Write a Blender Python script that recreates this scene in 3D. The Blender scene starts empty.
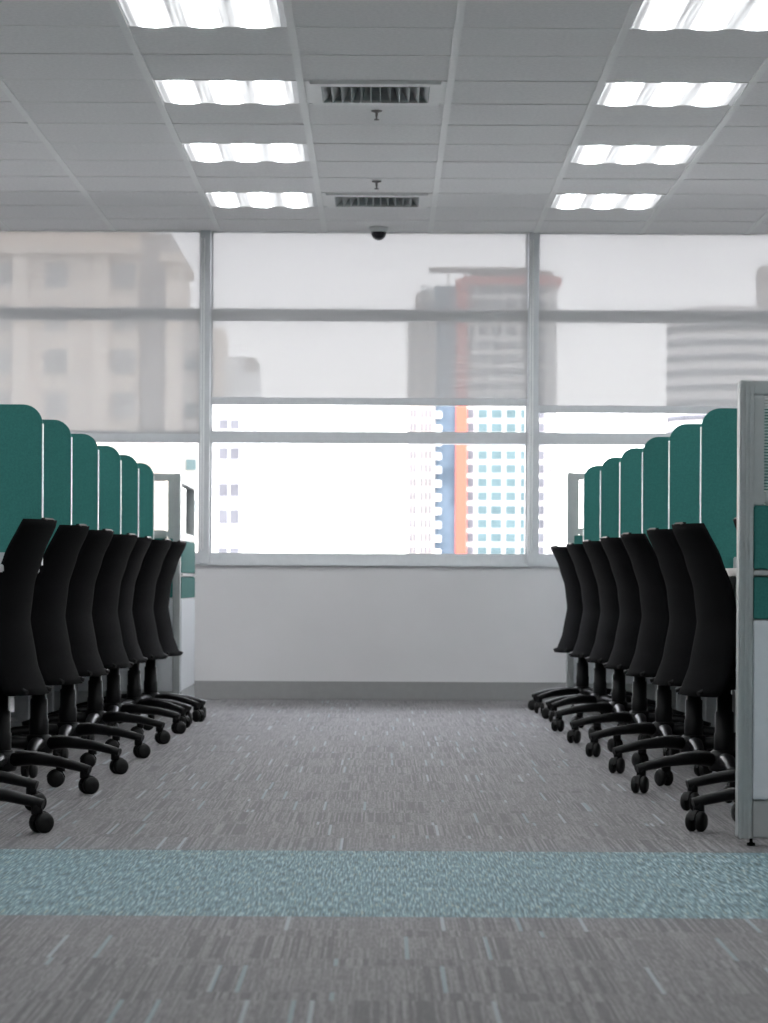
import bpy, bmesh, math, random
from mathutils import Vector, Matrix
random.seed(7)
PI = math.pi
C = bpy.context.scene.collection
sc = bpy.context.scene

# ------------------------------------------------------------------ camera
EYE = 0.72
F = 3000.0                      # focal length in pixels of the 768 x 1023 frame
cam_d = bpy.data.cameras.new('camera')
cam = bpy.data.objects.new('camera', cam_d)
C.objects.link(cam)
cam.location = (0, 0, EYE)
cam.rotation_euler = (Matrix.Rotation(math.radians(90), 4, 'X') @ Matrix.Rotation(math.radians(0.28), 4, 'Z')).to_euler()
cam_d.sensor_fit = 'VERTICAL'
cam_d.sensor_height = 36.0
cam_d.lens = F / 1023 * 36.0
cam_d.shift_x = (384 - 382) / 1023
cam_d.shift_y = (583 - 511.5) / 1023
cam_d.clip_end = 4000
cam_d.dof.use_dof = True
cam_d.dof.focus_distance = 10.0
cam_d.dof.aperture_fstop = 9.0
sc.camera = cam
sc.view_settings.view_transform = 'Standard'
sc.view_settings.look = 'None'
sc.view_settings.gamma = 1
sc.view_settings.use_curve_mapping = False
sc.view_settings.exposure = 0.6

# ------------------------------------------------------------------ sky and sun
W = bpy.data.worlds.new('sky')
sc.world = W
W.use_nodes = True
wn, wl = W.node_tree.nodes, W.node_tree.links
wn.clear()
bg = wn.new('ShaderNodeBackground')
wo = wn.new('ShaderNodeOutputWorld')
tc = wn.new('ShaderNodeTexCoord')
sx = wn.new('ShaderNodeSeparateXYZ')
rp = wn.new('ShaderNodeValToRGB')
rp.color_ramp.elements[0].position = 0.46
rp.color_ramp.elements[0].color = (0.55, 0.53, 0.50, 1)
rp.color_ramp.elements[1].position = 0.50
rp.color_ramp.elements[1].color = (1.0, 0.965, 0.95, 1)
e = rp.color_ramp.elements.new(0.62)
e.color = (0.86, 0.87, 0.96, 1)
nz = wn.new('ShaderNodeTexNoise')
nz.inputs['Scale'].default_value = 9
nz.inputs['Detail'].default_value = 2
mp = wn.new('ShaderNodeMapRange')
mp.inputs['To Min'].default_value = 6.0
mp.inputs['To Max'].default_value = 7.2
ma = wn.new('ShaderNodeMath'); ma.operation = 'MULTIPLY_ADD'
ma.inputs[1].default_value = 0.5; ma.inputs[2].default_value = 0.5
wl.new(tc.outputs['Generated'], sx.inputs[0])
wl.new(sx.outputs['Z'], ma.inputs[0])
wl.new(ma.outputs[0], rp.inputs[0])
wl.new(tc.outputs['Generated'], nz.inputs['Vector'])
wl.new(nz.outputs[0], mp.inputs[0])
wl.new(rp.outputs[0], bg.inputs[0])
wl.new(mp.outputs[0], bg.inputs[1])
wl.new(bg.outputs[0], wo.inputs[0])

sun_d = bpy.data.lights.new('sun', 'SUN')
sun_d.energy = 1.2
sun_d.color = (1.0, 0.9, 0.78)
sun_d.angle = math.radians(2)
sun = bpy.data.objects.new('sun', sun_d)
C.objects.link(sun)
sun.rotation_euler = Vector((-0.75, 0.55, -0.75)).to_track_quat('-Z', 'Y').to_euler()   # comes over the roof from behind and the right

LAMP = 13.0                      # radiance of the ceiling lamps' tubes
# ------------------------------------------------------------------ materials
def mat(name, col, rough=0.6, metal=0.0, spec=0.5, vary=0.06, scale=30, bump=0.0, bscale=400):
    m = bpy.data.materials.new(name)
    m.use_nodes = True
    n, l = m.node_tree.nodes, m.node_tree.links
    b = n['Principled BSDF']
    b.inputs['Roughness'].default_value = rough
    b.inputs['Metallic'].default_value = metal
    b.inputs['Specular IOR Level'].default_value = spec
    t = n.new('ShaderNodeTexCoord')
    z = n.new('ShaderNodeTexNoise')
    z.inputs['Scale'].default_value = scale
    z.inputs['Detail'].default_value = 3
    r = n.new('ShaderNodeValToRGB')
    r.color_ramp.elements[0].position = 0.3
    r.color_ramp.elements[1].position = 0.7
    r.color_ramp.elements[0].color = tuple(c * (1 - vary) for c in col) + (1,)
    r.color_ramp.elements[1].color = tuple(min(1, c * (1 + vary)) for c in col) + (1,)
    l.new(t.outputs['Object'], z.inputs['Vector'])
    l.new(z.outputs[0], r.inputs[0])
    l.new(r.outputs[0], b.inputs['Base Color'])
    if bump:
        z2 = n.new('ShaderNodeTexNoise')
        z2.inputs['Scale'].default_value = bscale
        bp = n.new('ShaderNodeBump')
        bp.inputs['Strength'].default_value = bump
        bp.inputs['Distance'].default_value = 0.002
        l.new(t.outputs['Object'], z2.inputs['Vector'])
        l.new(z2.outputs[0], bp.inputs['Height'])
        l.new(bp.outputs[0], b.inputs['Normal'])
    return m

M = {}
M['wall'] = mat('wall_paint', (0.70, 0.69, 0.70), 0.8, vary=0.02, scale=3)
M['skirt'] = mat('grey_skirting', (0.30, 0.30, 0.30), 0.6, vary=0.03)
M['tile'] = mat('ceiling_tile', (0.90, 0.89, 0.88), 0.9, vary=0.05, scale=60)
M['tee'] = mat('ceiling_tee', (0.93, 0.93, 0.91), 0.6, vary=0.02)
M['dark'] = mat('dark_void', (0.05, 0.05, 0.05), 0.9)
M['duct'] = mat('duct_grey', (0.65, 0.68, 0.68), 0.7)
M['alu'] = mat('window_aluminium', (0.66, 0.68, 0.70), 0.45, metal=0.1, vary=0.03)
M['frame'] = mat('partition_grey', (0.50, 0.53, 0.53), 0.45, metal=0.25, vary=0.04)
M['white_panel'] = mat('white_laminate', (0.74, 0.77, 0.80), 0.5, vary=0.02)
M['base_panel'] = mat('grey_laminate', (0.42, 0.44, 0.44), 0.6, vary=0.03)
M['teal'] = mat('teal_fabric', (0.044, 0.190, 0.172), 0.9, spec=0.2, vary=0.10, scale=180, bump=0.3)
M['trim_white'] = mat('white_edging', (0.9, 0.92, 0.92), 0.35, vary=0.02)
M['desk'] = mat('desk_top', (0.52, 0.53, 0.54), 0.35, vary=0.03)
M['steel'] = mat('desk_steel', (0.5, 0.52, 0.53), 0.4, metal=0.5)
M['mesh'] = mat('black_fabric', (0.0045, 0.0045, 0.005), 0.95, spec=0.06, vary=0.25, scale=260, bump=0.4, bscale=700)
M['plastic'] = mat('black_plastic', (0.004, 0.004, 0.0045), 0.42, spec=0.25, vary=0.2, scale=40)
M['wheel'] = mat('black_caster_plastic', (0.006, 0.006, 0.006), 0.5, spec=0.3, vary=0.2, scale=60)
M['chrome'] = mat('steel_rod', (0.6, 0.6, 0.62), 0.25, metal=1.0)
M['lampframe'] = mat('lamp_housing', (0.75, 0.76, 0.76), 0.4, vary=0.02)
M['brass'] = mat('sprinkler_metal', (0.22, 0.21, 0.20), 0.5, metal=0.4)
M['dome'] = mat('camera_dome', (0.015, 0.015, 0.02), 0.12)

def sh_glass():
    m = bpy.data.materials.new('clear_glass'); m.use_nodes = True
    n, l = m.node_tree.nodes, m.node_tree.links
    n.clear()
    o = n.new('ShaderNodeOutputMaterial'); mx = n.new('ShaderNodeMixShader')
    t = n.new('ShaderNodeBsdfTransparent'); g = n.new('ShaderNodeBsdfGlossy'); f = n.new('ShaderNodeFresnel')
    t.inputs[0].default_value = (0.97, 0.975, 0.972, 1)
    g.inputs['Roughness'].default_value = 0.02
    f.inputs[0].default_value = 1.45
    l.new(f.outputs[0], mx.inputs[0]); l.new(t.outputs[0], mx.inputs[1]); l.new(g.outputs[0], mx.inputs[2])
    l.new(mx.outputs[0], o.inputs[0])
    return m
M['glass'] = sh_glass()

def sh_blind():
    m = bpy.data.materials.new('screen_blind_fabric'); m.use_nodes = True
    n, l = m.node_tree.nodes, m.node_tree.links
    n.clear()
    o = n.new('ShaderNodeOutputMaterial')
    tc = n.new('ShaderNodeTexCoord'); mpg = n.new('ShaderNodeMapping'); nz = n.new('ShaderNodeTexNoise')
    mpg.inputs['Scale'].default_value = (90, 1, 2)
    nz.inputs['Scale'].default_value = 1.0
    mr = n.new('ShaderNodeMapRange')
    mr.inputs['To Min'].default_value = 0.045; mr.inputs['To Max'].default_value = 0.055
    l.new(tc.outputs['Object'], mpg.inputs[0]); l.new(mpg.outputs[0], nz.inputs['Vector']); l.new(nz.outputs[0], mr.inputs[0])
    a = n.new('ShaderNodeMixShader'); b = n.new('ShaderNodeMixShader')
    t = n.new('ShaderNodeBsdfTransparent'); d = n.new('ShaderNodeBsdfDiffuse'); tl = n.new('ShaderNodeBsdfTranslucent')
    d.inputs[0].default_value = (0.50, 0.50, 0.50, 1)
    tl.inputs[0].default_value = (0.42, 0.42, 0.42, 1)
    b.inputs[0].default_value = 0.118
    l.new(d.outputs[0], b.inputs[1]); l.new(tl.outputs[0], b.inputs[2])
    l.new(mr.outputs[0], a.inputs[0]); l.new(b.outputs[0], a.inputs[1]); l.new(t.outputs[0], a.inputs[2])
    l.new(a.outputs[0], o.inputs[0])
    return m
M['blind'] = sh_blind()
def sh_slat():
    m = bpy.data.materials.new('thin_white_slats'); m.use_nodes = True
    n, l = m.node_tree.nodes, m.node_tree.links
    n.clear()
    o = n.new('ShaderNodeOutputMaterial'); mx = n.new('ShaderNodeMixShader')
    d = n.new('ShaderNodeBsdfDiffuse'); t = n.new('ShaderNodeBsdfTranslucent')
    d.inputs[0].default_value = (0.8, 0.82, 0.82, 1); t.inputs[0].default_value = (0.75, 0.8, 0.8, 1)
    mx.inputs[0].default_value = 0.6
    l.new(d.outputs[0], mx.inputs[1]); l.new(t.outputs[0], mx.inputs[2]); l.new(mx.outputs[0], o.inputs[0])
    return m
M['slat'] = sh_slat()

def sh_lamp():
    m = bpy.data.materials.new('lamp_diffuser'); m.use_nodes = True
    n, l = m.node_tree.nodes, m.node_tree.links
    b = n['Principled BSDF']
    tc = n.new('ShaderNodeTexCoord'); mpg = n.new('ShaderNodeMapping'); nz = n.new('ShaderNodeTexNoise')
    mpg.inputs['Scale'].default_value = (45, 1.2, 1)
    nz.inputs['Scale'].default_value = 1.0; nz.inputs['Detail'].default_value = 2
    sp = n.new('ShaderNodeSeparateXYZ')
    # three tubes across the width: bright over each tube, dimmer between them
    k = n.new('ShaderNodeMath'); k.operation = 'MULTIPLY'; k.inputs[1].default_value = 2 * PI / 0.196
    c = n.new('ShaderNodeMath'); c.operation = 'COSINE'
    mr = n.new('ShaderNodeMapRange'); mr.inputs['From Min'].default_value = -1; mr.inputs['From Max'].default_value = 0.5
    mr.inputs['To Min'].default_value = 0.0; mr.inputs['To Max'].default_value = 1.0
    nr = n.new('ShaderNodeMapRange'); nr.inputs['From Min'].default_value = 0.35; nr.inputs['From Max'].default_value = 0.65
    nr.inputs['To Min'].default_value = 0.012; nr.inputs['To Max'].default_value = 0.05
    mx = n.new('ShaderNodeMath'); mx.operation = 'MAXIMUM'
    st = n.new('ShaderNodeMath'); st.operation = 'MULTIPLY'; st.inputs[1].default_value = LAMP
    l.new(tc.outputs['Object'], sp.inputs[0]); l.new(sp.outputs['X'], k.inputs[0]); l.new(k.outputs[0], c.inputs[0]); l.new(c.outputs[0], mr.inputs[0])
    l.new(tc.outputs['Object'], mpg.inputs[0]); l.new(mpg.outputs[0], nz.inputs['Vector']); l.new(nz.outputs[0], nr.inputs[0])
    pw = n.new('ShaderNodeMath'); pw.operation = 'POWER'; pw.inputs[1].default_value = 2.5
    l.new(mr.outputs[0], pw.inputs[0]); l.new(pw.outputs[0], mx.inputs[0]); l.new(nr.outputs[0], mx.inputs[1]); l.new(mx.outputs[0], st.inputs[0])
    b.inputs['Base Color'].default_value = (0.8, 0.8, 0.8, 1)
    b.inputs['Emission Color'].default_value = (0.965, 0.985, 1.0, 1)
    l.new(st.outputs[0], b.inputs['Emission Strength'])
    return m
M['lamp'] = sh_lamp()

def node_math(n, l, op, a, b=None, c=None):
    m = n.new('ShaderNodeMath'); m.operation = op
    for i, v in enumerate((a, b, c)):
        if v is None: continue
        if isinstance(v, (int, float)): m.inputs[i].default_value = v
        else: l.new(v, m.inputs[i])
    return m.outputs[0]
def node_white(n, l, x, y, z=0.0):
    cb = n.new('ShaderNodeCombineXYZ'); w = n.new('ShaderNodeTexWhiteNoise'); w.noise_dimensions = '3D'
    for i, v in enumerate((x, y, z)):
        if isinstance(v, (int, float)): cb.inputs[i].default_value = v
        else: l.new(v, cb.inputs[i])
    l.new(cb.outputs[0], w.inputs['Vector'])
    return w.outputs['Value']
def node_mix(n, l, f, a, b):
    m = n.new('ShaderNodeMix'); m.data_type = 'RGBA'
    if isinstance(f, (int, float)): m.inputs['Factor'].default_value = f
    else: l.new(f, m.inputs['Factor'])
    for k, v in ((6, a), (7, b)):
        if isinstance(v, tuple): m.inputs[k].default_value = v + (1,)
        else: l.new(v, m.inputs[k])
    return m.outputs[2]

def sh_carpet():
    m = bpy.data.materials.new('streaked_grey_carpet'); m.use_nodes = True
    n, l = m.node_tree.nodes, m.node_tree.links
    b = n['Principled BSDF']; b.inputs['Roughness'].default_value = 0.7; b.inputs['Specular IOR Level'].default_value = 0.25
    b.inputs['Sheen Weight'].default_value = 0.25; b.inputs['Sheen Roughness'].default_value = 0.35
    tc = n.new('ShaderNodeTexCoord'); sp = n.new('ShaderNodeSeparateXYZ'); l.new(tc.outputs['Object'], sp.inputs[0])
    x, y = sp.outputs['X'], sp.outputs['Y']
    mt = lambda *a: node_math(n, l, *a)
    rowf = mt('DIVIDE', y, 0.47)
    row = mt('FLOOR', rowf); fr = mt('FRACT', rowf)
    short = mt('LESS_THAN', fr, 0.22)
    rid = mt('MULTIPLY_ADD', short, 57.0, row)
    # blocks of streaks
    blk = node_white(n, l, mt('FLOOR', mt('DIVIDE', mt('MULTIPLY_ADD', node_white(n, l, rid, 3.0), 0.2, x), 0.115)), rid, 1.0)
    inblk = mt('GREATER_THAN', blk, 0.52)
    ln = node_white(n, l, mt('FLOOR', mt('DIVIDE', x, 0.0055)), rid, 2.0)
    dark = mt('MULTIPLY', mt('GREATER_THAN', ln, 0.66), inblk)
    light = mt('MULTIPLY', mt('LESS_THAN', ln, 0.16), mt('MULTIPLY_ADD', inblk, 0.6, 0.25))
    teal = mt('GREATER_THAN', node_white(n, l, mt('FLOOR', mt('DIVIDE', x, 0.008)), rid, 9.0), mt('MULTIPLY_ADD', short, 0.008, 0.978))
    blue = mt('GREATER_THAN', node_white(n, l, mt('FLOOR', mt('DIVIDE', x, 0.010)), rid, 5.0), 0.5)
    # fine pile
    mp1 = n.new('ShaderNodeMapping'); mp1.inputs['Scale'].default_value = (190, 16, 1)
    n1 = n.new('ShaderNodeTexNoise'); n1.inputs['Scale'].default_value = 1.0; n1.inputs['Detail'].default_value = 2
    l.new(tc.outputs['Object'], mp1.inputs[0]); l.new(mp1.outputs[0], n1.inputs['Vector'])
    r1 = n.new('ShaderNodeMapRange'); r1.inputs['From Min'].default_value = 0.25; r1.inputs['From Max'].default_value = 0.75
    l.new(n1.outputs[0], r1.inputs[0])
    n3 = n.new('ShaderNodeTexNoise'); n3.inputs['Scale'].default_value = 3.0
    l.new(tc.outputs['Object'], n3.inputs['Vector'])
    base = node_mix(n, l, r1.outputs[0], (0.070, 0.066, 0.068), (0.255, 0.242, 0.246))
    base = node_mix(n, l, mt('MULTIPLY', n3.outputs[0], 0.25), base, (0.15, 0.14, 0.155))
    yarn = node_white(n, l, mt('FLOOR', mt('DIVIDE', x, 0.0042)), mt('FLOOR', mt('DIVIDE', y, 0.16)), 7.0)
    base = node_mix(n, l, mt('MULTIPLY', mt('GREATER_THAN', yarn, 0.7), 0.33), base, (0.075, 0.07, 0.073))
    base = node_mix(n, l, mt('MULTIPLY', mt('LESS_THAN', yarn, 0.25), 0.25), base, (0.36, 0.345, 0.35))
    base = node_mix(n, l, mt('MULTIPLY', dark, 0.68), base, (0.065, 0.060, 0.066))
    base = node_mix(n, l, mt('MULTIPLY', light, 0.3), base, (0.38, 0.36, 0.37))
    tealc = node_mix(n, l, blue, (0.40, 0.44, 0.49), (0.26, 0.34, 0.39))
    base = node_mix(n, l, mt('MULTIPLY', teal, 0.75), base, tealc)
    l.new(base, b.inputs['Base Color'])
    bp = n.new('ShaderNodeBump'); bp.inputs['Strength'].default_value = 0.3; bp.inputs['Distance'].default_value = 0.003
    l.new(n1.outputs[0], bp.inputs['Height']); l.new(bp.outputs[0], b.inputs['Normal'])
    return m
M['carpet'] = sh_carpet()

def sh_stripe():
    m = bpy.data.materials.new('teal_carpet'); m.use_nodes = True
    n, l = m.node_tree.nodes, m.node_tree.links
    b = n['Principled BSDF']; b.inputs['Roughness'].default_value = 0.7; b.inputs['Specular IOR Level'].default_value = 0.25
    b.inputs['Sheen Weight'].default_value = 0.25; b.inputs['Sheen Roughness'].default_value = 0.35
    tc = n.new('ShaderNodeTexCoord')
    def noise(sx, sy, off, det=2):
        q = n.new('ShaderNodeMapping'); q.inputs['Scale'].default_value = (sx, sy, 1); q.inputs['Location'].default_value = (off, off, 0)
        z = n.new('ShaderNodeTexNoise'); z.inputs['Scale'].default_value = 1; z.inputs['Detail'].default_value = det
        l.new(tc.outputs['Object'], q.inputs[0]); l.new(q.outputs[0], z.inputs['Vector'])
        return z.outputs[0]
    r = n.new('ShaderNodeValToRGB')
    els = [(0.34, (0.025, 0.075, 0.092)), (0.45, (0.085, 0.17, 0.20)), (0.55, (0.15, 0.27, 0.305)), (0.66, (0.36, 0.50, 0.53))]
    r.color_ramp.elements[0].position, r.color_ramp.elements[1].position = els[0][0], els[3][0]
    r.color_ramp.elements[0].color = els[0][1] + (1,); r.color_ramp.elements[1].color = els[3][1] + (1,)
    for p, c in els[1:3]:
        q = r.color_ramp.elements.new(p); q.color = c + (1,)
    z = noise(210, 9, 0)
    l.new(z, r.inputs[0])
    g = n.new('ShaderNodeMapRange'); g.inputs['From Min'].default_value = 0.58; g.inputs['From Max'].default_value = 0.68
    l.new(noise(190, 8, 40), g.inputs[0])
    col = node_mix(n, l, node_math(n, l, 'MULTIPLY', g.outputs[0], 0.6), r.outputs[0], (0.40, 0.43, 0.33))
    l.new(col, b.inputs['Base Color'])
    bp = n.new('ShaderNodeBump'); bp.inputs['Strength'].default_value = 0.3; bp.inputs['Distance'].default_value = 0.003
    l.new(z, bp.inputs['Height']); l.new(bp.outputs[0], b.inputs['Normal'])
    return m
M['stripe'] = sh_stripe()

# ------------------------------------------------------------------ helpers
def bx(bm, x0, x1, y0, y1, z0, z1, bev=0.0):
    r = bmesh.ops.create_cube(bm, size=1.0)
    vs = r['verts']
    for v in vs:
        v.co = Vector(((x0 + x1) / 2 + v.co.x * (x1 - x0), (y0 + y1) / 2 + v.co.y * (y1 - y0), (z0 + z1) / 2 + v.co.z * (z1 - z0)))
    if bev:
        es = list({e for v in vs for e in v.link_edges})
        bmesh.ops.bevel(bm, geom=es, offset=bev, segments=2, affect='EDGES', clamp_overlap=True)
def tube(bm, pts, radii, seg=10, flat=1.0, caps=True):
    """tube through points; flat scales the vertical radius"""
    rings = []
    for i, p in enumerate(pts):
        p = Vector(p)
        a = Vector(pts[max(0, i - 1)]); c = Vector(pts[min(len(pts) - 1, i + 1)])
        t = (c - a).normalized()
        up = Vector((0, 0, 1)) if abs(t.z) < 0.9 else Vector((1, 0, 0))
        s = t.cross(up).normalized(); u = s.cross(t).normalized()
        r = radii[i] if isinstance(radii, (list, tuple)) else radii
        rings.append([bm.verts.new(p + s * (math.cos(k * 2 * PI / seg) * r) + u * (math.sin(k * 2 * PI / seg) * r * flat)) for k in range(seg)])
    for a, c in zip(rings, rings[1:]):
        for k in range(seg):
            f = bm.faces.new((a[k], a[(k + 1) % seg], c[(k + 1) % seg], c[k])); f.smooth = True
    if caps:
        bm.faces.new(rings[0]); bm.faces.new(list(reversed(rings[-1])))
def lathe(bm, prof, seg=24, c=(0, 0, 0), axis='Z'):
    """prof: list of (radius, height)"""
    rings = []
    for r, h in prof:
        ring = []
        for k in range(seg):
            a = k * 2 * PI / seg
            p = (r * math.cos(a), r * math.sin(a), h)
            if axis == 'Y': p = (p[0], h, p[1])
            ring.append(bm.verts.new(Vector(p) + Vector(c)))
        rings.append(ring)
    for a, b in zip(rings, rings[1:]):
        for k in range(seg):
            f = bm.faces.new((a[k], a[(k + 1) % seg], b[(k + 1) % seg], b[k])); f.smooth = True
    bm.faces.new(rings[0]); bm.faces.new(rings[-1])
def prism(bm, pts, y0, y1):
    """outline in XZ pushed along Y"""
    a = [bm.verts.new((x, y0, z)) for x, z in pts]
    b = [bm.verts.new((x, y1, z)) for x, z in pts]
    bm.faces.new(a); bm.faces.new(list(reversed(b)))
    n = len(pts)
    for i in range(n):
        bm.faces.new((a[i], b[i], b[(i + 1) % n], a[(i + 1) % n]))
def obj(name, bm, m, parent=None, kind=None):
    bmesh.ops.recalc_face_normals(bm, faces=bm.faces)
    me = bpy.data.meshes.new(name)
    bm.to_mesh(me); bm.free()
    me.materials.append(m)
    o = bpy.data.objects.new(name, me)
    C.objects.link(o)
    if parent is not None: o.parent = parent
    if kind: o['kind'] = kind
    return o
def box_obj(name, dims, m, parent=None, kind=None, bev=0.0):
    bm = bmesh.new(); bx(bm, *dims, bev=bev)
    return obj(name, bm, m, parent, kind)
def empty(name, loc=(0, 0, 0), rz=0.0, kind=None):
    o = bpy.data.objects.new(name, None)
    C.objects.link(o)
    o.location = loc; o.rotation_euler = (0, 0, rz)
    if kind: o['kind'] = kind
    return o
def tag(o, label, cat, group=None):
    o['label'] = label; o['category'] = cat
    if group: o['group'] = group
    return o
def copy_tree(o, parent=None):
    c = o.copy(); C.objects.link(c)
    if parent is not None:
        c.parent = parent
    for ch in list(o.children):
        copy_tree(ch, c)
    return c

# ------------------------------------------------------------------ room
WY = 18.5          # inner face of the window wall
CZ = 2.885           # ceiling height
XL, XR = -7.163, 6.991
YB = -3.0
bm = bmesh.new(); bx(bm, XL, XR, YB, 6.47, -0.2, 0); bx(bm, XL, XR, 8.06, WY + 0.3, -0.2, 0)
obj('floor', bm, M['carpet'], kind='structure')
box_obj('floor_band', (XL, XR, 6.47, 8.06, -0.2, 0.0), M['stripe'], kind='structure').name = 'floor_2'
box_obj('wall_left', (XL - 0.2, XL, YB, WY + 0.3, -0.2, 3.3), M['wall'], kind='structure')
box_obj('wall_right', (XR, XR + 0.2, YB, WY + 0.3, -0.2, 3.3), M['wall'], kind='structure')
box_obj('wall_rear', (XL - 0.2, XR + 0.2, YB - 0.2, YB, -0.2, 3.3), M['wall'], kind='structure')
bm = bmesh.new()
bx(bm, XL, XR, WY, WY + 0.3, 0, 0.822)
bx(bm, XL, XR, WY, WY + 0.3, CZ + 0.08, 3.3)
obj('wall_front', bm, M['wall'], kind='structure')
box_obj('baseboard_front', (XL, XR, WY - 0.018, WY, 0.0, 0.112), M['skirt'], kind='structure', bev=0.003)
box_obj('trim_1', (XL, XR, WY - 0.02, WY + 0.02, 0.822, 0.835), M['alu'], kind='structure', bev=0.004)

# windows: seven bays, aluminium frame, glass, two transoms
BAYW = 2.022
mull = [XL + BAYW * i for i in range(8)]
for i in range(8):
    hw = 0.03
    bm = bmesh.new()
    bx(bm, mull[i] - hw, mull[i] + hw, WY - 0.03, WY + 0.16, 0.835, CZ + 0.08, bev=0.004)
    bx(bm, mull[i] - hw - 0.012, mull[i] + hw + 0.012, WY + 0.05, WY + 0.14, 0.835, CZ + 0.08)
    obj('trim_%d' % (i + 2), bm, M['alu'], kind='structure')
for i in range(7):
    w = empty('window_%d' % (i + 1), ((mull[i] + mull[i + 1]) / 2, WY + 0.1, 0.835), kind='structure')
    h = BAYW / 2 - 0.03
    bm = bmesh.new()
    bx(bm, -h, h, -0.04, 0.04, 0.0, 0.068, bev=0.004)
    bx(bm, -h, h, -0.04, 0.04, 0.748, 0.822, bev=0.004)
    bx(bm, -h, h, -0.04, 0.04, 1.506, 1.580, bev=0.004)
    bx(bm, -h, h, -0.04, 0.04, 2.055, 2.13)
    obj('window_frame', bm, M['alu'], w)
    for z0, z1 in ((0.068, 0.748), (0.822, 1.506), (1.580, 2.055)):
        box_obj('glass_pane', (-h, h, -0.003, 0.003, z0, z1), M['glass'], w)

# roller blinds
drops = [1.82, 1.78, 1.589, 1.815, 1.774, 1.80, 1.80]
which = {2: 'longest translucent grey roller blind, pulled down over the left window to the middle bar',
         3: 'translucent grey roller blind over the centre window between the two full mullions',
         4: 'translucent grey roller blind over the right window with the round tower showing through',
         0: 'grey roller blind in the far left corner bay', 1: 'grey roller blind in the second bay from the left wall',
         5: 'grey roller blind in the second bay from the right wall', 6: 'grey roller blind in the far right corner bay'}
for i in range(7):
    zb = drops[i]
    r = empty('roller_blind', ((mull[i] + mull[i + 1]) / 2, WY + 0.015, zb))
    tag(r, which[i], 'blind', 'roller blinds on the window wall')
    h = BAYW / 2 - 0.035
    bm = bmesh.new()
    bm.faces.new([bm.verts.new(p) for p in ((-h, 0, 0.045), (h, 0, 0.045), (h, 0, CZ + 0.03 - zb), (-h, 0, CZ + 0.03 - zb))])   # a single layer of cloth
    obj('blind_fabric', bm, M['blind'], r)
    bm = bmesh.new(); bx(bm, -h, h, -0.008, 0.008, 0.0, 0.047, bev=0.004)
    obj('bottom_bar', bm, M['alu'] if i != 3 else M['alu'], r)
    bm = bmesh.new(); tube(bm, [(-h, 0.026, CZ + 0.03 - zb), (h, 0.026, CZ + 0.03 - zb)], 0.024, 12)
    obj('roller_tube', bm, M['alu'], r)
    # bead chain loop hanging by the mullion
    bm = bmesh.new()
    top, bot = CZ - 0.05 - zb, 0.93 - zb
    tube(bm, [(h + 0.014, -0.075, top), (h + 0.014, -0.075, bot), (h + 0.022, -0.075, bot - 0.015), (h + 0.03, -0.075, bot), (h + 0.03, -0.075, top)], 0.005, 6)
    obj('bead_chain', bm, M['trim_white'], r)

# ------------------------------------------------------------------ ceiling
GX0, GP = -0.364, 0.650          # grid lines across
GY0, GQ = 11.07, 0.620           # grid rows in depth
cols = range(math.ceil((XL - GX0) / GP) - 1, math.floor((XR - GX0) / GP) + 1)
rows = range(math.ceil((YB - GY0) / GQ) - 1, 13)
def cell(i, j): return (GX0 + GP * i, GX0 + GP * (i + 1), GY0 + GQ * j, GY0 + GQ * (j + 1))
lamp_cells = [(i, j) for i in cols for j in rows if (i + 1) % 3 == 0 and j % 3 == 0 and j < 12 and XL < GX0 + GP * i and GX0 + GP * (i + 1) < XR and GY0 + GQ * j > 5.0]
vent_cells = [(0, 3), (0, 9)]
bm = bmesh.new()
g = 0.003
for i in cols:
    for j in rows:
        if (i, j) in lamp_cells or (i, j) in vent_cells: continue
        x0, x1, y0, y1 = cell(i, j)
        x0, x1, y0, y1 = max(x0, XL), min(x1, XR), max(y0, YB), min(y1, WY)
        if x1 - x0 < 0.02 or y1 - y0 < 0.02: continue
        z = CZ + random.uniform(-0.0015, 0.0015)
        bx(bm, x0 + g, x1 - g, y0 + g, y1 - g, z, z + 0.02)
obj('ceiling', bm, M['tile'], kind='structure')
box_obj('ceiling_slab', (XL, XR, YB, WY + 0.3, CZ + 0.16, CZ + 0.36), M['dark'], kind='structure').name = 'ceiling_2'
bm = bmesh.new()
for i in cols:
    x = GX0 + GP * i
    if XL < x < XR: bx(bm, x - 0.016, x + 0.016, YB, WY, CZ - 0.006, CZ + 0.002, bev=0.001)
for j in rows:
    y = GY0 + GQ * j
    if YB < y < WY: bx(bm, XL, XR, y - 0.004, y + 0.004, CZ - 0.003, CZ + 0.004)
obj('trim_20', bm, M['tee'], kind='structure')
box_obj('trim_21', (XL, XR, WY - 0.022, WY - 0.004, CZ - 0.004, CZ + 0.01), M['tee'], kind='structure', bev=0.003)

# recessed three-tube lamps
def make_lamp():
    r = empty('ceiling_light')
    hx, hy = GP / 2 - 0.032, GQ / 2 - 0.012
    ox, oy = GP / 2 - 0.008, GQ / 2 - 0.004
    bm = bmesh.new()
    for a in (-1, 1):
        bx(bm, min(a * ox, a * hx), max(a * ox, a * hx), -oy, oy, -0.002, 0.09)
        bx(bm, -ox, ox, min(a * oy, a * hy), max(a * oy, a * hy), -0.002, 0.09)
    bx(bm, -ox, ox, -oy, oy, 0.085, 0.1)
    obj('lamp_frame', bm, M['lampframe'], r)
    bm = bmesh.new()
    n = 48
    ix, iy = hx - 0.001, hy - 0.001
    lo, hi = [], []
    for k in range(n + 1):
        x = -ix + 2 * ix * k / n
        z = -0.002 - 0.006 * (0.5 + 0.5 * math.cos(2 * PI * x / 0.196))  # glare of the three tubes put into the shape as shallow lobes
        lo.append((x, z))
    pts = lo + [(ix, 0.012), (-ix, 0.012)]
    prism(bm, pts, -iy, iy)
    obj('diffuser', bm, M['lamp'], r)
    return r
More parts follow.
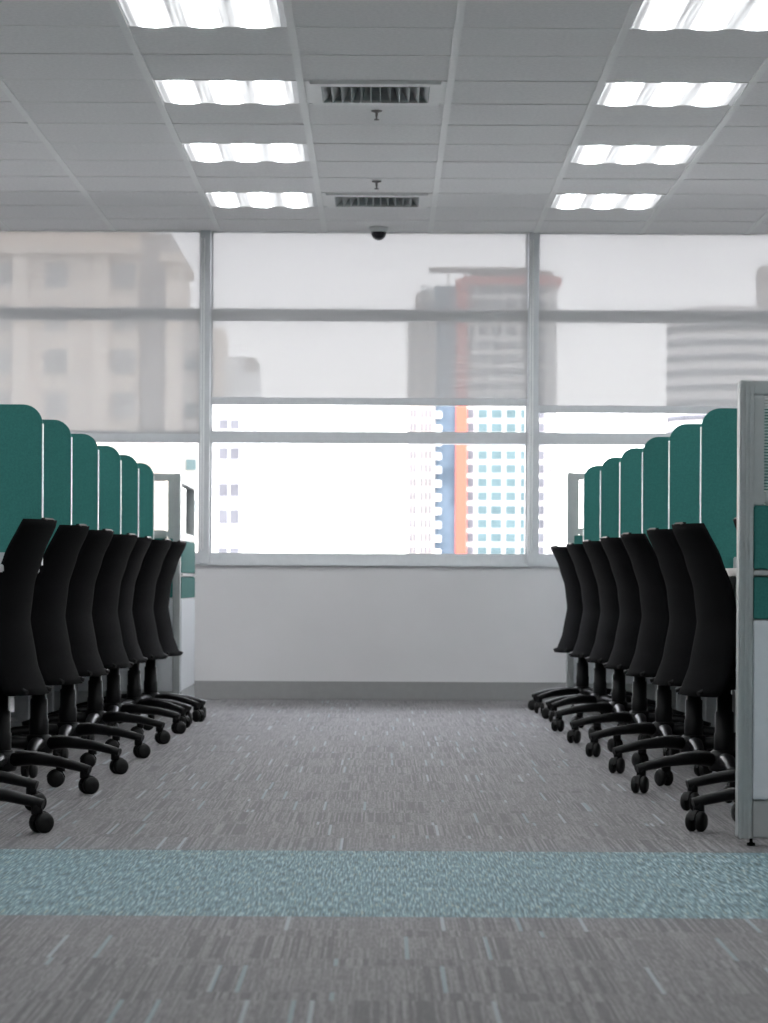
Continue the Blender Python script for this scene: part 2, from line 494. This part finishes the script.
lamp0 = make_lamp()
first = True
words = {0: 'nearest to the camera', 3: 'second from the camera', 6: 'third from the camera', 9: 'nearest to the window'}
for (i, j) in lamp_cells:
    x0, x1, y0, y1 = cell(i, j)
    r = lamp0 if first else copy_tree(lamp0); first = False
    r.location = ((x0 + x1) / 2 - 0.008, (y0 + y1) / 2, CZ)
    if i in (-1, 2) and j in words:
        tag(r, 'lit square ceiling lamp, %s in the %s row of lamps' % (words[j], 'left' if i == -1 else 'right'), 'ceiling light', 'lit lamps set in the ceiling grid')
    else:
        tag(r, 'lit square ceiling lamp of the rows outside the picture', 'ceiling light', 'lit lamps beyond the picture')

# air vents with blades fanned outwards
def make_vent():
    r = empty('ceiling_vent')
    bm = bmesh.new()
    X, Y, ix, iy = 0.285, 0.29, 0.235, 0.22
    bx(bm, -X, -ix, -Y, Y, -0.012, 0.004, bev=0.003); bx(bm, ix, X, -Y, Y, -0.012, 0.004, bev=0.003)
    bx(bm, -ix, ix, -Y, -iy, -0.012, 0.004); bx(bm, -ix, ix, iy, Y, -0.012, 0.004)
    for a in (-1, 1):
        bx(bm, a * 0.305 - 0.02, a * 0.305 + 0.02, -0.31, 0.31, 0.0, 0.008)
        bx(bm, -0.29, 0.29, a * 0.3 - 0.012, a * 0.3 + 0.012, 0.0, 0.008)
    obj('vent_frame', bm, M['tee'], r)
    bm = bmesh.new()
    bx(bm, -ix, ix, -iy, iy, 0.12, 0.125)
    bx(bm, -ix - 0.004, -ix, -iy, iy, 0, 0.12); bx(bm, ix, ix + 0.004, -iy, iy, 0, 0.12)
    bx(bm, -ix, ix, -iy - 0.004, -iy, 0, 0.12); bx(bm, -ix, ix, iy, iy + 0.004, 0, 0.12)
    obj('duct_box', bm, M['duct'], r)
    for k in range(12):
        x = -ix + 0.025 + k * (2 * ix - 0.05) / 11
        t = 0.028 * (x / ix)
        b2 = bmesh.new()
        prism(b2, [(x - t - 0.0015, 0.045), (x - t + 0.0015, 0.045), (x + t + 0.0015, -0.010), (x + t - 0.0015, -0.010)], -iy, iy)
        obj('vent_blade', b2, M['base_panel'], r)
    return r
vent0 = make_vent()
for k, (i, j) in enumerate(vent_cells):
    x0, x1, y0, y1 = cell(i, j)
    r = vent0 if k == 0 else copy_tree(vent0)
    r.location = ((x0 + x1) / 2, (y0 + y1) / 2, CZ)
    tag(r, ['larger-looking grey bladed air vent in the ceiling, nearer the camera', 'grey bladed air vent in the ceiling close to the window wall'][k], 'air vent', 'ceiling air vents')

# sprinklers
def make_sprinkler():
    r = empty('sprinkler')
    bm = bmesh.new(); lathe(bm, [(0.0, 0.0), (0.026, 0.0), (0.024, -0.005), (0.010, -0.010), (0.0, -0.010)], 20)
    obj('ceiling_plate', bm, M['brass'], r)
    bm = bmesh.new(); lathe(bm, [(0.006, -0.008), (0.006, -0.026), (0.004, -0.028), (0.004, -0.040)], 12)
    obj('stem', bm, M['brass'], r)
    bm = bmesh.new(); lathe(bm, [(0.003, -0.038), (0.012, -0.041), (0.012, -0.044), (0.0, -0.044)], 16)
    obj('deflector', bm, M['brass'], r)
    return r
sp0 = make_sprinkler()
for k, (x, y) in enumerate(((-0.035, 13.74), (-0.04, 16.15))):
    r = sp0 if k == 0 else copy_tree(sp0)
    r.location = (x, y, CZ - 0.001)
    tag(r, ['small ceiling sprinkler just behind the nearer air vent', 'small ceiling sprinkler in front of the air vent by the window'][k], 'sprinkler', 'ceiling sprinklers')

# dome camera
r = empty('dome_camera', (-0.03, 18.25, CZ - 0.001))
r.scale = (1.15, 1.15, 1.15)
tag(r, 'small dark dome security camera hanging from the ceiling before the centre window', 'security camera')
bm = bmesh.new(); lathe(bm, [(0.0, 0.0), (0.05, 0.0), (0.05, -0.012), (0.042, -0.026), (0.0, -0.026)], 28)
obj('camera_mount', bm, M['lampframe'], r)
bm = bmesh.new(); lathe(bm, [(0.040, -0.026)] + [(0.040 * math.cos(a), -0.030 - 0.040 * math.sin(a)) for a in [k * PI / 2 / 8 for k in range(8)]] + [(0.002, -0.070)], 28)
obj('camera_dome', bm, M['dome'], r)

# ------------------------------------------------------------------ partitions
def partition(name, loc, rz, L, H, post=True, glass=True, slats=False, sc_=1.0):
    """runs along local +x from the post; thickness about local y=0"""
    r = empty(name, loc, rz)
    t = 0.028
    p0 = 0.038
    z = lambda v: v * H / 1.283
    # ribbed aluminium post
    if post:
        bm = bmesh.new()
        bx(bm, 0, p0, -0.036, 0.036, 0.022, H, bev=0.004)
        for q in (0.006, 0.018, 0.030):
            bx(bm, q - 0.003, q + 0.003, -0.040, 0.040, 0.022, H - 0.004, bev=0.0015)
        obj('post', bm, M['frame'], r)
        bm = bmesh.new()
        lathe(bm, [(0.012, 0.0), (0.012, 0.008), (0.005, 0.010), (0.005, 0.024)], 14, (0.04, 0, 0))
        obj('levelling_foot', bm, M['plastic'], r)
    # frame rails
    bm = bmesh.new()
    bx(bm, p0, L, -t, t, z(1.243), H - 0.002, bev=0.003)
    bx(bm, p0, p0 + 0.030, -t, t, z(0.94), z(1.243), bev=0.002)
    bx(bm, L - 0.030, L, -t, t, z(0.94), z(1.243), bev=0.002)
    bx(bm, p0 + 0.03, L - 0.03, -t, t, z(0.94), z(0.981), bev=0.006)
    bx(bm, p0, L, -t * 0.8, t * 0.8, 0.022, z(0.94))
    obj('panel_frame', bm, M['frame'], r)
    box_obj('glass_pane', (p0 + 0.03, L - 0.03, -0.003, 0.003, z(0.981), z(1.243)), M['glass'], r)
    if slats:
        bm = bmesh.new()
        zz = z(0.985)
        while zz < z(1.240):
            bx(bm, p0 + 0.032, L - 0.032, 0.008, 0.011, zz, zz + 0.0055)
            zz += 0.0085
        obj('blind_slats', bm, M['slat'], r)
    for s in (-1, 1):
        y0, y1 = sorted((s * t * 0.7, s * (t + 0.004)))
        box_obj('fabric_tile', (p0 + 0.002, L - 0.002, y0, y1, z(0.763), z(0.938)), M['teal'], r, bev=0.003)
        box_obj('fabric_tile', (p0 + 0.002, L - 0.002, y0, y1, z(0.626), z(0.742)), M['teal'], r, bev=0.003)
        box_obj('rail', (p0, L, min(s * t, s * (t + 0.008)), max(s * t, s * (t + 0.008)), z(0.746), z(0.759)), M['frame'], r, bev=0.002)
        box_obj('lower_panel', (p0 + 0.002, L - 0.002, y0, y1, z(0.130), z(0.622)), M['white_panel'], r, bev=0.003)
        box_obj('base_strip', (p0 + 0.002, L - 0.002, y0, y1, 0.024, z(0.126)), M['base_panel'], r, bev=0.003)
    return r
tag(partition('office_partition', (0.982, 8.28, 0), 0, 1.25, 1.283, slats=True),
    'grey framed teal and white partition at the right edge, nearest to the camera', 'partition', 'end partitions of the desk rows')
tag(partition('office_partition', (1.082, 17.56, 0), 0, 0.86, 1.372),
    'grey framed partition closing the far end of the right desk row', 'partition', 'end partitions of the desk rows')
tag(partition('office_partition', (-1.085, 16.15, 0), PI, 0.88, 1.305),
    'grey ribbed partition closing the far end of the left desk row', 'partition', 'end partitions of the desk rows')
tag(partition('office_partition', (-1.115, 16.19, 0), PI / 2, 1.19, 1.295, post=False),
    'teal and white partition along the aisle behind the last left chair, lit by the window', 'partition', 'end partitions of the desk rows')
# spine partitions behind the desks
def spine(x, y0, y1, label):
    r = empty('spine_partition', (x, y0, 0))
    tag(r, label, 'partition', 'long partitions behind the desks')
    L = y1 - y0
    bm = bmesh.new(); bx(bm, -0.025, 0.025, 0, L, 0.02, 0.12); bx(bm, -0.028, 0.028, 0, L, 1.13, 1.16, bev=0.004)
    n = max(1, round(L / 1.1))
    for k in range(n + 1):
        y = L * k / n
        bx(bm, -0.027, 0.027, max(0, y - 0.02), min(L, y + 0.02), 0.0, 1.13)
    obj('panel_frame', bm, M['frame'], r)
    for k in range(n):
        a, b = L * k / n + 0.021, L * (k + 1) / n - 0.021
        box_obj('fabric_tile', (-0.024, 0.024, a, b, 0.77, 1.128), M['teal'], r)
        box_obj('lower_panel', (-0.024, 0.024, a, b, 0.122, 0.766), M['base_panel'], r)
spine(1.975, 8.34, 17.50, 'long low partition behind the right row of desks')
spine(-2.02, 7.3, 16.09, 'long low partition behind the left row of desks')

# ------------------------------------------------------------------ desks and screens
RS = [10.98, 12.05, 13.12, 14.19, 15.26, 16.33]
LS = [10.66, 11.65, 12.75, 13.85, 14.85, 15.85]
ordn = ['nearest', 'second', 'third', 'fourth', 'fifth', 'farthest']
DZ = 0.777
def make_screen(side, H):
    """stands on the desk edge-on to the aisle; local +x runs away from the aisle"""
    r = empty('desk_screen')
    s = side
    w, R, th = 0.60, 0.068, 0.018
    pts = [(0, 0), (w, 0)] + [(w - R + R * math.cos(a), H - R + R * math.sin(a)) for a in [k * PI / 2 / 8 for k in range(9)]] \
        + [(R - R * math.sin(a), H - R + R * math.cos(a)) for a in [k * PI / 2 / 8 for k in range(9)]]
    bm = bmesh.new(); prism(bm, [(s * (x * 0.992 + 0.0025), z) for x, z in pts], -th / 2, th / 2)
    obj('fabric_panel', bm, M['teal'], r)
    bm = bmesh.new()
    bx(bm, min(0, s * 0.002) - 0.001, max(0, s * 0.002) + 0.001, -th / 2, th / 2, 0.0, H - R)
    obj('edge_strip', bm, M['trim_white'], r)
    for q in (0.12, 0.46):
        bm = bmesh.new()
        bx(bm, min(s * q, s * (q + 0.05)), max(s * q, s * (q + 0.05)), -0.028, 0.028, -0.001, 0.045, bev=0.004)
        obj('clamp', bm, M['steel'], r)
    return r
for side, ys, X, T, word in ((1, RS, 1.164, 1.365, 'right'), (-1, LS, -1.207, 1.348, 'left')):
    s0 = make_screen(side, T - DZ)
    for k, y in enumerate(ys):
        r = s0 if k == 0 else copy_tree(s0)
        r.location = (X - (0.013 * (y - 10.98) if side > 0 else 0), y, DZ)
        tag(r, '%s of the tall round-cornered teal desk screens in the %s row' % (ordn[k], word), 'desk screen', 'teal desk screens of the %s row' % word)

def make_desk(side, L):
    r = empty('desk')
    s = side
    D = 0.70
    bm = bmesh.new(); bx(bm, min(0, s * D), max(0, s * D), 0.002, L - 0.002, DZ - 0.027, DZ, bev=0.004)
    obj('desktop', bm, M['desk'], r)
    for y in (0.012, L - 0.037):
        bm = bmesh.new()
        bx(bm, min(s * 0.36, s * 0.41), max(s * 0.36, s * 0.41), y, y + 0.025, 0.03, DZ - 0.03, bev=0.003)
        bx(bm, min(s * 0.62, s * 0.67), max(s * 0.62, s * 0.67), y, y + 0.025, 0.03, DZ - 0.03, bev=0.003)
        bx(bm, min(s * 0.33, s * 0.70), max(s * 0.33, s * 0.70), y, y + 0.025, 0.0, 0.03, bev=0.003)
        bx(bm, min(s * 0.06, s * 0.70), max(s * 0.06, s * 0.70), y, y + 0.025, DZ - 0.055, DZ - 0.028)
        obj('leg', bm, M['steel'], r)
    bm = bmesh.new(); bx(bm, min(s * 0.655, s * 0.67), max(s * 0.655, s * 0.67), 0.04, L - 0.04, 0.30, DZ - 0.06)
    obj('modesty_panel', bm, M['base_panel'], r)
    return r
for side, ys, X, word in ((1, [8.75, 9.86] + RS + [17.45], 1.20, 'right'), (-1, [8.5, 9.55] + LS + [16.09], -1.265, 'left')):
    for k in range(len(ys) - 1):
        L = ys[k + 1] - ys[k]
        r = make_desk(side, L)
        r.location = (X - (0.013 * max(0, ys[k] - 10.98) if side > 0 else 0), ys[k], 0)
        tag(r, 'white-topped desk, number %d from the near end of the %s row' % (k + 1, word) if k < 2 else
            'white-topped desk behind the %s teal screen of the %s row' % (ordn[k - 2], word), 'desk', 'desks of the %s row' % word)

# ------------------------------------------------------------------ chairs
def back_profile(v):
    # distance of the outer surface behind the column, v from bottom 0 to top 1
    key = [(0.0, 0.150), (0.05, 0.128), (0.18, 0.100), (0.42, 0.074), (0.62, 0.088), (0.8, 0.122), (1.0, 0.174)]
    for (a, p), (b, q) in zip(key, key[1:]):
        if v <= b:
            t = (v - a) / (b - a); t = t * t * (3 - 2 * t) * 0.35 + t * 0.65
            return p + (q - p) * t
    return key[-1][1]
def chair_back():
    bm = bmesh.new()
    nu, nv = 16, 26
    th = 0.028
    Z0, Z1 = 0.335, 0.930
    def wid(v):
        w = 0.245 if v < 0.35 else 0.245 - (v - 0.35) / 0.65 * 0.050
        for e_, rr in ((v, 0.05), (1 - v, 0.02)):
            if e_ < rr: w -= (0.030 if rr > 0.03 else 0.012) * (1 - math.sqrt(max(0, 1 - (1 - e_ / rr) ** 2)))
        return w
    def P(u, v, inner):
        wrap = 0.055 - 0.02 * v
        x = -back_profile(v) + wrap * u * u * u * u * 0.4 + wrap * u * u * 0.6
        t = th * (1 - 0.55 * max(abs(u) ** 6, abs(2 * v - 1) ** 8))
        z = Z0 + (Z1 - Z0) * v
        if inner: x += t
        return Vector((x, wid(v) * u, z))
    grids = []
    for inner in (False, True):
        grids.append([[bm.verts.new(P(-1 + 2 * i / nu, j / nv, inner)) for i in range(nu + 1)] for j in range(nv + 1)])
    for gr in grids:
        for j in range(nv):
            for i in range(nu):
                f = bm.faces.new((gr[j][i], gr[j][i + 1], gr[j + 1][i + 1], gr[j + 1][i])); f.smooth = True
    A, B = grids
    def rim(path):
        for (j0, i0), (j1, i1) in zip(path, path[1:]):
            f = bm.faces.new((A[j0][i0], A[j1][i1], B[j1][i1], B[j0][i0])); f.smooth = True
    rim([(0, i) for i in range(nu + 1)]); rim([(j, nu) for j in range(nv + 1)])
    rim([(nv, i) for i in range(nu, -1, -1)]); rim([(j, 0) for j in range(nv, -1, -1)])
    return bm
def make_chair(phi):
    """faces local +x; origin on the floor under the column; phi turns the star base"""
    r = empty('office_chair')
    obj('backrest', chair_back(), M['mesh'], r)
    # coat-rail nub on top of the back
    bm = bmesh.new(); bx(bm, -0.172, -0.150, -0.06, 0.06, 0.922, 0.936, bev=0.005)
    obj('back_cap', bm, M['plastic'], r)
    # seat cushion
    bm = bmesh.new(); bx(bm, -0.035, 0.345, -0.225, 0.225, 0.425, 0.485, bev=0.022)
    for v in bm.verts:
        if v.co.x > 0.25: v.co.z -= (v.co.x - 0.25) * 0.25
    o = obj('seat', bm, M['mesh'], r)
    bm = bmesh.new(); bx(bm, -0.03, 0.30, -0.205, 0.205, 0.405, 0.428, bev=0.008)
    obj('seat_shell', bm, M['plastic'], r)
    bm = bmesh.new(); bx(bm, -0.06, 0.10, -0.055, 0.055, 0.355, 0.407, bev=0.012)
    tube(bm, [(-0.02, 0, 0.38), (-0.050, 0, 0.378), (-0.062, 0, 0.40), (-0.048, 0, 0.50)], [0.02, 0.02, 0.018, 0.014], 10)
    obj('mechanism', bm, M['plastic'], r)
    for s in (-1, 1):
        bm = bmesh.new()
        tube(bm, [(-0.03, s * 0.05, 0.385), (-0.075, s * 0.12, 0.372), (-0.135, s * 0.15, 0.345)], [0.006, 0.006, 0.008], 8)
        obj('lever', bm, M['plastic'], r)
        # arm rest: loop bracket and pad
        bm = bmesh.new()
        tube(bm, [(0.06, s * 0.18, 0.41), (0.06, s * 0.250, 0.415), (0.055, s * 0.268, 0.47), (0.04, s * 0.268, 0.60), (0.06, s * 0.268, 0.617), (0.16, s * 0.268, 0.617)], 0.012, 8)
        a = obj('armrest', bm, M['plastic'], r)
        bm = bmesh.new(); bx(bm, 0.01, 0.22, s * 0.262 - 0.032, s * 0.262 + 0.032, 0.618, 0.645, bev=0.010)
        obj('arm_pad', bm, M['plastic'], a)
    bm = bmesh.new(); lathe(bm, [(0.036, 0.07), (0.036, 0.20), (0.033, 0.205), (0.033, 0.275), (0.027, 0.28), (0.027, 0.335), (0.022, 0.34), (0.022, 0.37)], 24)
    obj('gas_column', bm, M['plastic'], r)
    bm = bmesh.new(); lathe(bm, [(0.050, 0.072), (0.056, 0.085), (0.054, 0.125), (0.045, 0.140), (0.034, 0.145)], 24)
    obj('hub', bm, M['plastic'], r)
    for k in range(5):
        a = phi + k * 2 * PI / 5
        ca, sa = math.cos(a), math.sin(a)
        R_ = 0.31
        bm = bmesh.new()
        pr = [(0.03, 0.110, 0.030), (0.12, 0.116, 0.026), (0.22, 0.107, 0.022), (0.29, 0.092, 0.019), (0.328, 0.082, 0.018)]
        tube(bm, [(q * ca, q * sa, z) for q, z, _ in pr], [w for _, _, w in pr], 12, flat=0.85)
        lathe(bm, [(0.017, 0.055), (0.017, 0.085)], 12, (R_ * ca, R_ * sa, 0))
        lg = obj('leg', bm, M['plastic'], r)
        # twin-wheel caster, swivelled a little differently on every leg
        b = a + 0.9 + 1.3 * k
        cb, sb = math.cos(b), math.sin(b)
        bm = bmesh.new()
        T = Matrix.Translation((R_ * ca + 0.016 * cb, R_ * sa + 0.016 * sb, 0.030)) @ Matrix.Rotation(b, 4, 'Z')
        for s in (-1, 1):
            lathe(bm, [(0.010, s * 0.007), (0.027, s * 0.006), (0.030, s * 0.010), (0.030, s * 0.020), (0.024, s * 0.026), (0.008, s * 0.028)], 20, axis='Y')
        # hood over the wheels
        n = 10
        for k2 in range(n):
            a0, a1 = PI * 0.05 + k2 * PI * 0.9 / n, PI * 0.05 + (k2 + 1) * PI * 0.9 / n
            q = [(0.033 * math.cos(a0), 0.033 * math.sin(a0)), (0.033 * math.cos(a1), 0.033 * math.sin(a1)), (0.029 * math.cos(a1), 0.029 * math.sin(a1)), (0.029 * math.cos(a0), 0.029 * math.sin(a0))]
            prism(bm, q, -0.006, 0.006)
        bx(bm, -0.024, -0.008, -0.006, 0.006, 0.0, 0.034, bev=0.002)
        for v in bm.verts: v.co = T @ v.co
        obj('caster', bm, M['wheel'], lg)
    return r
# (x, y, turn in degrees, label); the turn is away from facing the desk squarely
left = [(-1.29, 8.62, 0, 'first black office chair on the left, only its wheels in the picture'),
        (-1.40, 9.42, 0, 'black office chair cut off by the left edge before the nearest left screen'),
        (-1.300, 10.25, 9, 'black office chair, nearest in the left row with its back top in view'),
        (-1.290, 11.30, 9, 'black office chair, second whole back from the left edge'),
        (-1.287, 12.32, 8.5, 'black office chair, third whole back from the left edge'),
        (-1.280, 13.42, 10, 'black office chair, fourth whole back from the left edge'),
        (-1.275, 14.28, 5, 'black office chair, third from the far end of the left row'),
        (-1.235, 14.98, 9, 'black office chair, last but one at the far end of the left row'),
        (-1.205, 15.66, 9, 'farthest black office chair of the left row, before the ribbed partition post')]
right = [(1.235, 8.80, 0, 'black office chair behind the big right partition, only wheels showing'),
         (1.30, 9.60, 0, 'black office chair half hidden behind the right partition, second from the camera'),
         (1.195, 10.45, 9, 'black office chair nearest to the camera with its whole back in view on the right'),
         (1.200, 11.52, 8.5, 'black office chair, second whole back from the right partition'),
         (1.185, 12.59, 8.5, 'black office chair, third whole back from the right partition'),
         (1.175, 13.66, 8, 'black office chair, fourth whole back from the right partition'),
         (1.165, 14.73, 8, 'black office chair, fifth whole back from the right partition'),
         (1.150, 15.80, 8, 'black office chair, last but one at the far end of the right row'),
         (1.130, 16.87, 8, 'farthest black office chair of the right row, against the white wall')]
# the last chairs of each row have their star bases turned so that no leg points straight into the aisle
proto = {}
for side, lst, word in ((-1, left, 'left'), (1, right, 'right')):
    for n_, (x, y, deg, lab) in enumerate(lst):
        key = (side, n_ >= 7)
        if key in proto: r = copy_tree(proto[key])
        else:
            r = proto[key] = make_chair(math.radians(180 + (36 - deg * side if n_ >= 7 else 8 * side)))
        r.location = (x, y, 0)
        r.rotation_euler = (0, 0, (PI if side < 0 else 0) + math.radians(deg) * side)
        tag(r, lab, 'office chair', 'black office chairs of the %s row' % word)

# ------------------------------------------------------------------ city outside
M['cream'] = mat('cream_render', (0.72, 0.62, 0.52), 0.9, vary=0.05, scale=0.2)
M['bwhite'] = mat('white_render', (0.78, 0.77, 0.75), 0.9, vary=0.03, scale=0.2)
M['beige'] = mat('beige_render', (0.38, 0.33, 0.285), 0.9, vary=0.04, scale=0.2)
M['pale'] = mat('pale_tower_render', (0.53, 0.495, 0.465), 0.9, vary=0.03, scale=0.2)
M['orange'] = mat('orange_render', (0.42, 0.085, 0.055), 0.9, vary=0.04, scale=0.2)
M['bluegl'] = mat('blue_curtain_glass', (0.085, 0.115, 0.145), 0.9, spec=0.1, vary=0.25, scale=0.25)
M['winglass'] = mat('teal_window_glass', (0.085, 0.125, 0.132), 0.9, spec=0.1, vary=0.2, scale=0.2)
M['windark'] = mat('dark_glass_and_recess', (0.11, 0.11, 0.122), 0.9, spec=0.1, vary=0.2, scale=0.3)
M['softwin'] = mat('soft_window_glass', (0.36, 0.34, 0.32), 0.9, spec=0.1, vary=0.1, scale=0.3)  # paler, warmer glass for low contrast with the cream walls
M['ground'] = mat('city_ground', (0.50, 0.50, 0.48), 0.95, vary=0.2, scale=0.02)
GZ = -30.0
def PX(px, D): return (px - 382) * D / F
def PZ(py, D): return EYE + (583 - py) * D / F
bm = bmesh.new(); bx(bm, -1500, 1500, 30, 2500, GZ - 1, GZ)
obj('ground', bm, M['ground'], kind='structure')
def block(name, D, px0, px1, py, depth, m, parent, zb=GZ, dy=0.0):
    bm = bmesh.new(); bx(bm, PX(px0, D), PX(px1, D), D + dy, D + dy + depth, zb, PZ(py, D))
    o = obj(name, bm, m, parent); return o
def winbm(bm, D, px0, px1, py0, py1, dy=-0.15):
    bx(bm, PX(px0, D), PX(px1, D), D + dy, D + 0.3, PZ(py1, D), PZ(py0, D))

# the tower with the orange stripe
D = 650.0
tw = empty('tower_block', (0, 0, 0))
tag(tw, 'tall pale tower with an orange stripe and blue glass beyond the centre window', 'building')
block('wing_wall', D, 407, 434, 322, 22, M['beige'], tw)
block('wing_wall', D, 414, 434, 292, 20, M['beige'], tw, dy=1.0)
block('glass_bay', D, 433, 456, 285, 20, M['bluegl'], tw, dy=0.6)
block('orange_fin', D, 455, 466, 278, 20, M['orange'], tw, dy=-1.2)
block('main_wall', D, 466, 556, 282, 26, M['pale'], tw)
block('crown', D, 462, 560, 276, 24, M['orange'], tw, zb=PZ(284, D), dy=-1.0)
block('roof_block', D, 470, 552, 269, 20, M['beige'], tw, zb=PZ(276, D), dy=1.0)
bm = bmesh.new()
bx(bm, PX(428, D), PX(527, D), D - 2, D + 6, PZ(270, D), PZ(267.5, D))
for q in (446, 463, 484, 500):
    bx(bm, PX(q, D), PX(q + 2, D), D + 1, D + 1.4, PZ(285, D), PZ(264, D))
obj('roof_canopy', bm, M['beige'], tw)
# window rows, 13.7 px apart (three metre floors)
rows_y = [289.5 + 13.75 * k for k in range(21)]
cnt = 0
rest = bmesh.new()
for ry in rows_y:
    vis = 396 < ry < 556
    for (a, b, m_) in ((466.8, 473.5, 'windark'), (477, 487, 'winglass'), (490, 501.5, 'winglass'), (505, 515.5, 'winglass'), (519.5, 527, 'winglass'), (537.5, 544, 'windark')):  # first column: dark slabs paint in the shade of balcony recesses
        if vis:
            bm = bmesh.new(); winbm(bm, D, a, b, ry - 4.7, ry + 4.7)
            obj('tower_opening', bm, M[m_], tw)
        else:
            winbm(rest, D, a, b, ry - 4.2, ry + 4.2)
    for a in (409.2, 413.0, 420.0, 424.2, 428.2):
        if ry > 326 or a > 415: winbm(rest, D, a, a + 2.4, ry - 4.5, ry + 4.5)
    if ry > 300:
        bx(rest, PX(549, D), PX(551, D), D - 0.15, D + 0.3, PZ(ry + 4, D), PZ(ry - 4, D))
o = obj('small_window', rest, M['windark'], tw); o['kind'] = 'stuff'
for ry in rows_y:
    if ry < 300: continue
    if 396 < ry < 556:
        bm = bmesh.new(); bx(bm, PX(434.5, D), PX(440.5, D), D - 0.9, D + 0.8, PZ(ry + 4.5, D), PZ(ry - 1.5, D))
        obj('balcony', bm, M['bwhite'], tw)
# the white block at the left of the centre window
D = 330.0
wb = empty('white_block', (0, 0, 0))
tag(wb, 'white block with dark square windows at the left of the centre window', 'building')
block('wall', D, 206, 243, 357, 14, M['bwhite'], wb)
block('stair_wall', D, 243, 254, 357, 10, M['beige'], wb, zb=PZ(372, D), dy=2)
block('stair_wall', D, 243, 256, 372, 10, M['bwhite'], wb, dy=2)
block('sunlit_wing', D, 198, 223, 330, 10, M['cream'], wb, zb=PZ(397, D), dy=-1.5)
for (a, b) in ((420, 431), (448, 461), (484, 498), (510, 525), (548, 562)):
    bm = bmesh.new(); winbm(bm, D, 218, 239, a, b); f = obj('window', bm, M['windark'], wb)
    bm = bmesh.new()
    bx(bm, PX(228, D), PX(229.2, D), D - 0.3, D - 0.1, PZ(b, D), PZ(a, D)); bx(bm, PX(217, D), PX(240, D), D - 0.6, D - 0.1, PZ(b + 1.5, D), PZ(b, D))
    obj('window_frame', bm, M['bwhite'], f)
# the cream building filling the left window
D = 200.0
cb_ = empty('cream_building', (0, 0, 0))
tag(cb_, 'big cream building with cornices filling the left window', 'building')
block('wall', D, -140, 137, 205, 14, M['cream'], cb_)
block('side_wall', D, 137, 168, 232, 12, M['pale'], cb_, dy=2)
block('corner_pier', D, 166, 179, 262, 12, M['cream'], cb_, dy=-1.5)
block('cornice', D, 160, 183, 257, 13, M['cream'], cb_, zb=PZ(266, D), dy=-2.4)
block('cornice', D, -140, 140, 249, 2, M['cream'], cb_, zb=PZ(256, D), dy=-1.0)
block('rear_wing', D, 179, 199, 318, 12, M['pale'], cb_, dy=3)
for x0 in (-100, -45, 12, 92):
    bm = bmesh.new(); bx(bm, PX(x0, D), PX(x0 + 16, D), D - 0.6, D + 1, GZ, PZ(256, D)); obj('pier', bm, M['cream'], cb_)
for x0 in (-70, -12, 44, 112):
    for y0 in (265, 308, 351, 394, 446, 490, 534):
        bm = bmesh.new(); winbm(bm, D, x0, x0 + 22, y0, y0 + 24); obj('window', bm, M['softwin'], cb_)
for y0 in (356, 402, 458, 500):
    bm = bmesh.new(); bx(bm, PX(182, D), PX(193, D), D + 2.8, D + 3.3, PZ(y0 + 12, D), PZ(y0, D)); obj('window', bm, M['winglass'], cb_)
# the round banded tower at the right
D = 600.0
rt = empty('round_tower', (0, 0, 0))
tag(rt, 'round banded tower seen through the blind of the right window', 'building')
cx, rr = PX(735, D), 63 * D / F
bm = bmesh.new(); lathe(bm, [(rr, GZ), (rr, PZ(306, D)), (rr * 0.9, PZ(303, D))], 48, (cx, D + rr, 0)); obj('drum_wall', bm, M['pale'], rt)
for k in range(18):
    y0 = 322 + 15 * k
    bm = bmesh.new(); lathe(bm, [(rr + 0.1, PZ(y0 + 6, D)), (rr + 0.15, PZ(y0, D))], 48, (cx, D + rr, 0)); obj('window_band', bm, M['windark'], rt)
bm = bmesh.new(); bx(bm, PX(767, D), PX(792, D), D + 10, D + 20, PZ(304, D), PZ(258, D)); obj('roof_core', bm, M['beige'], rt)
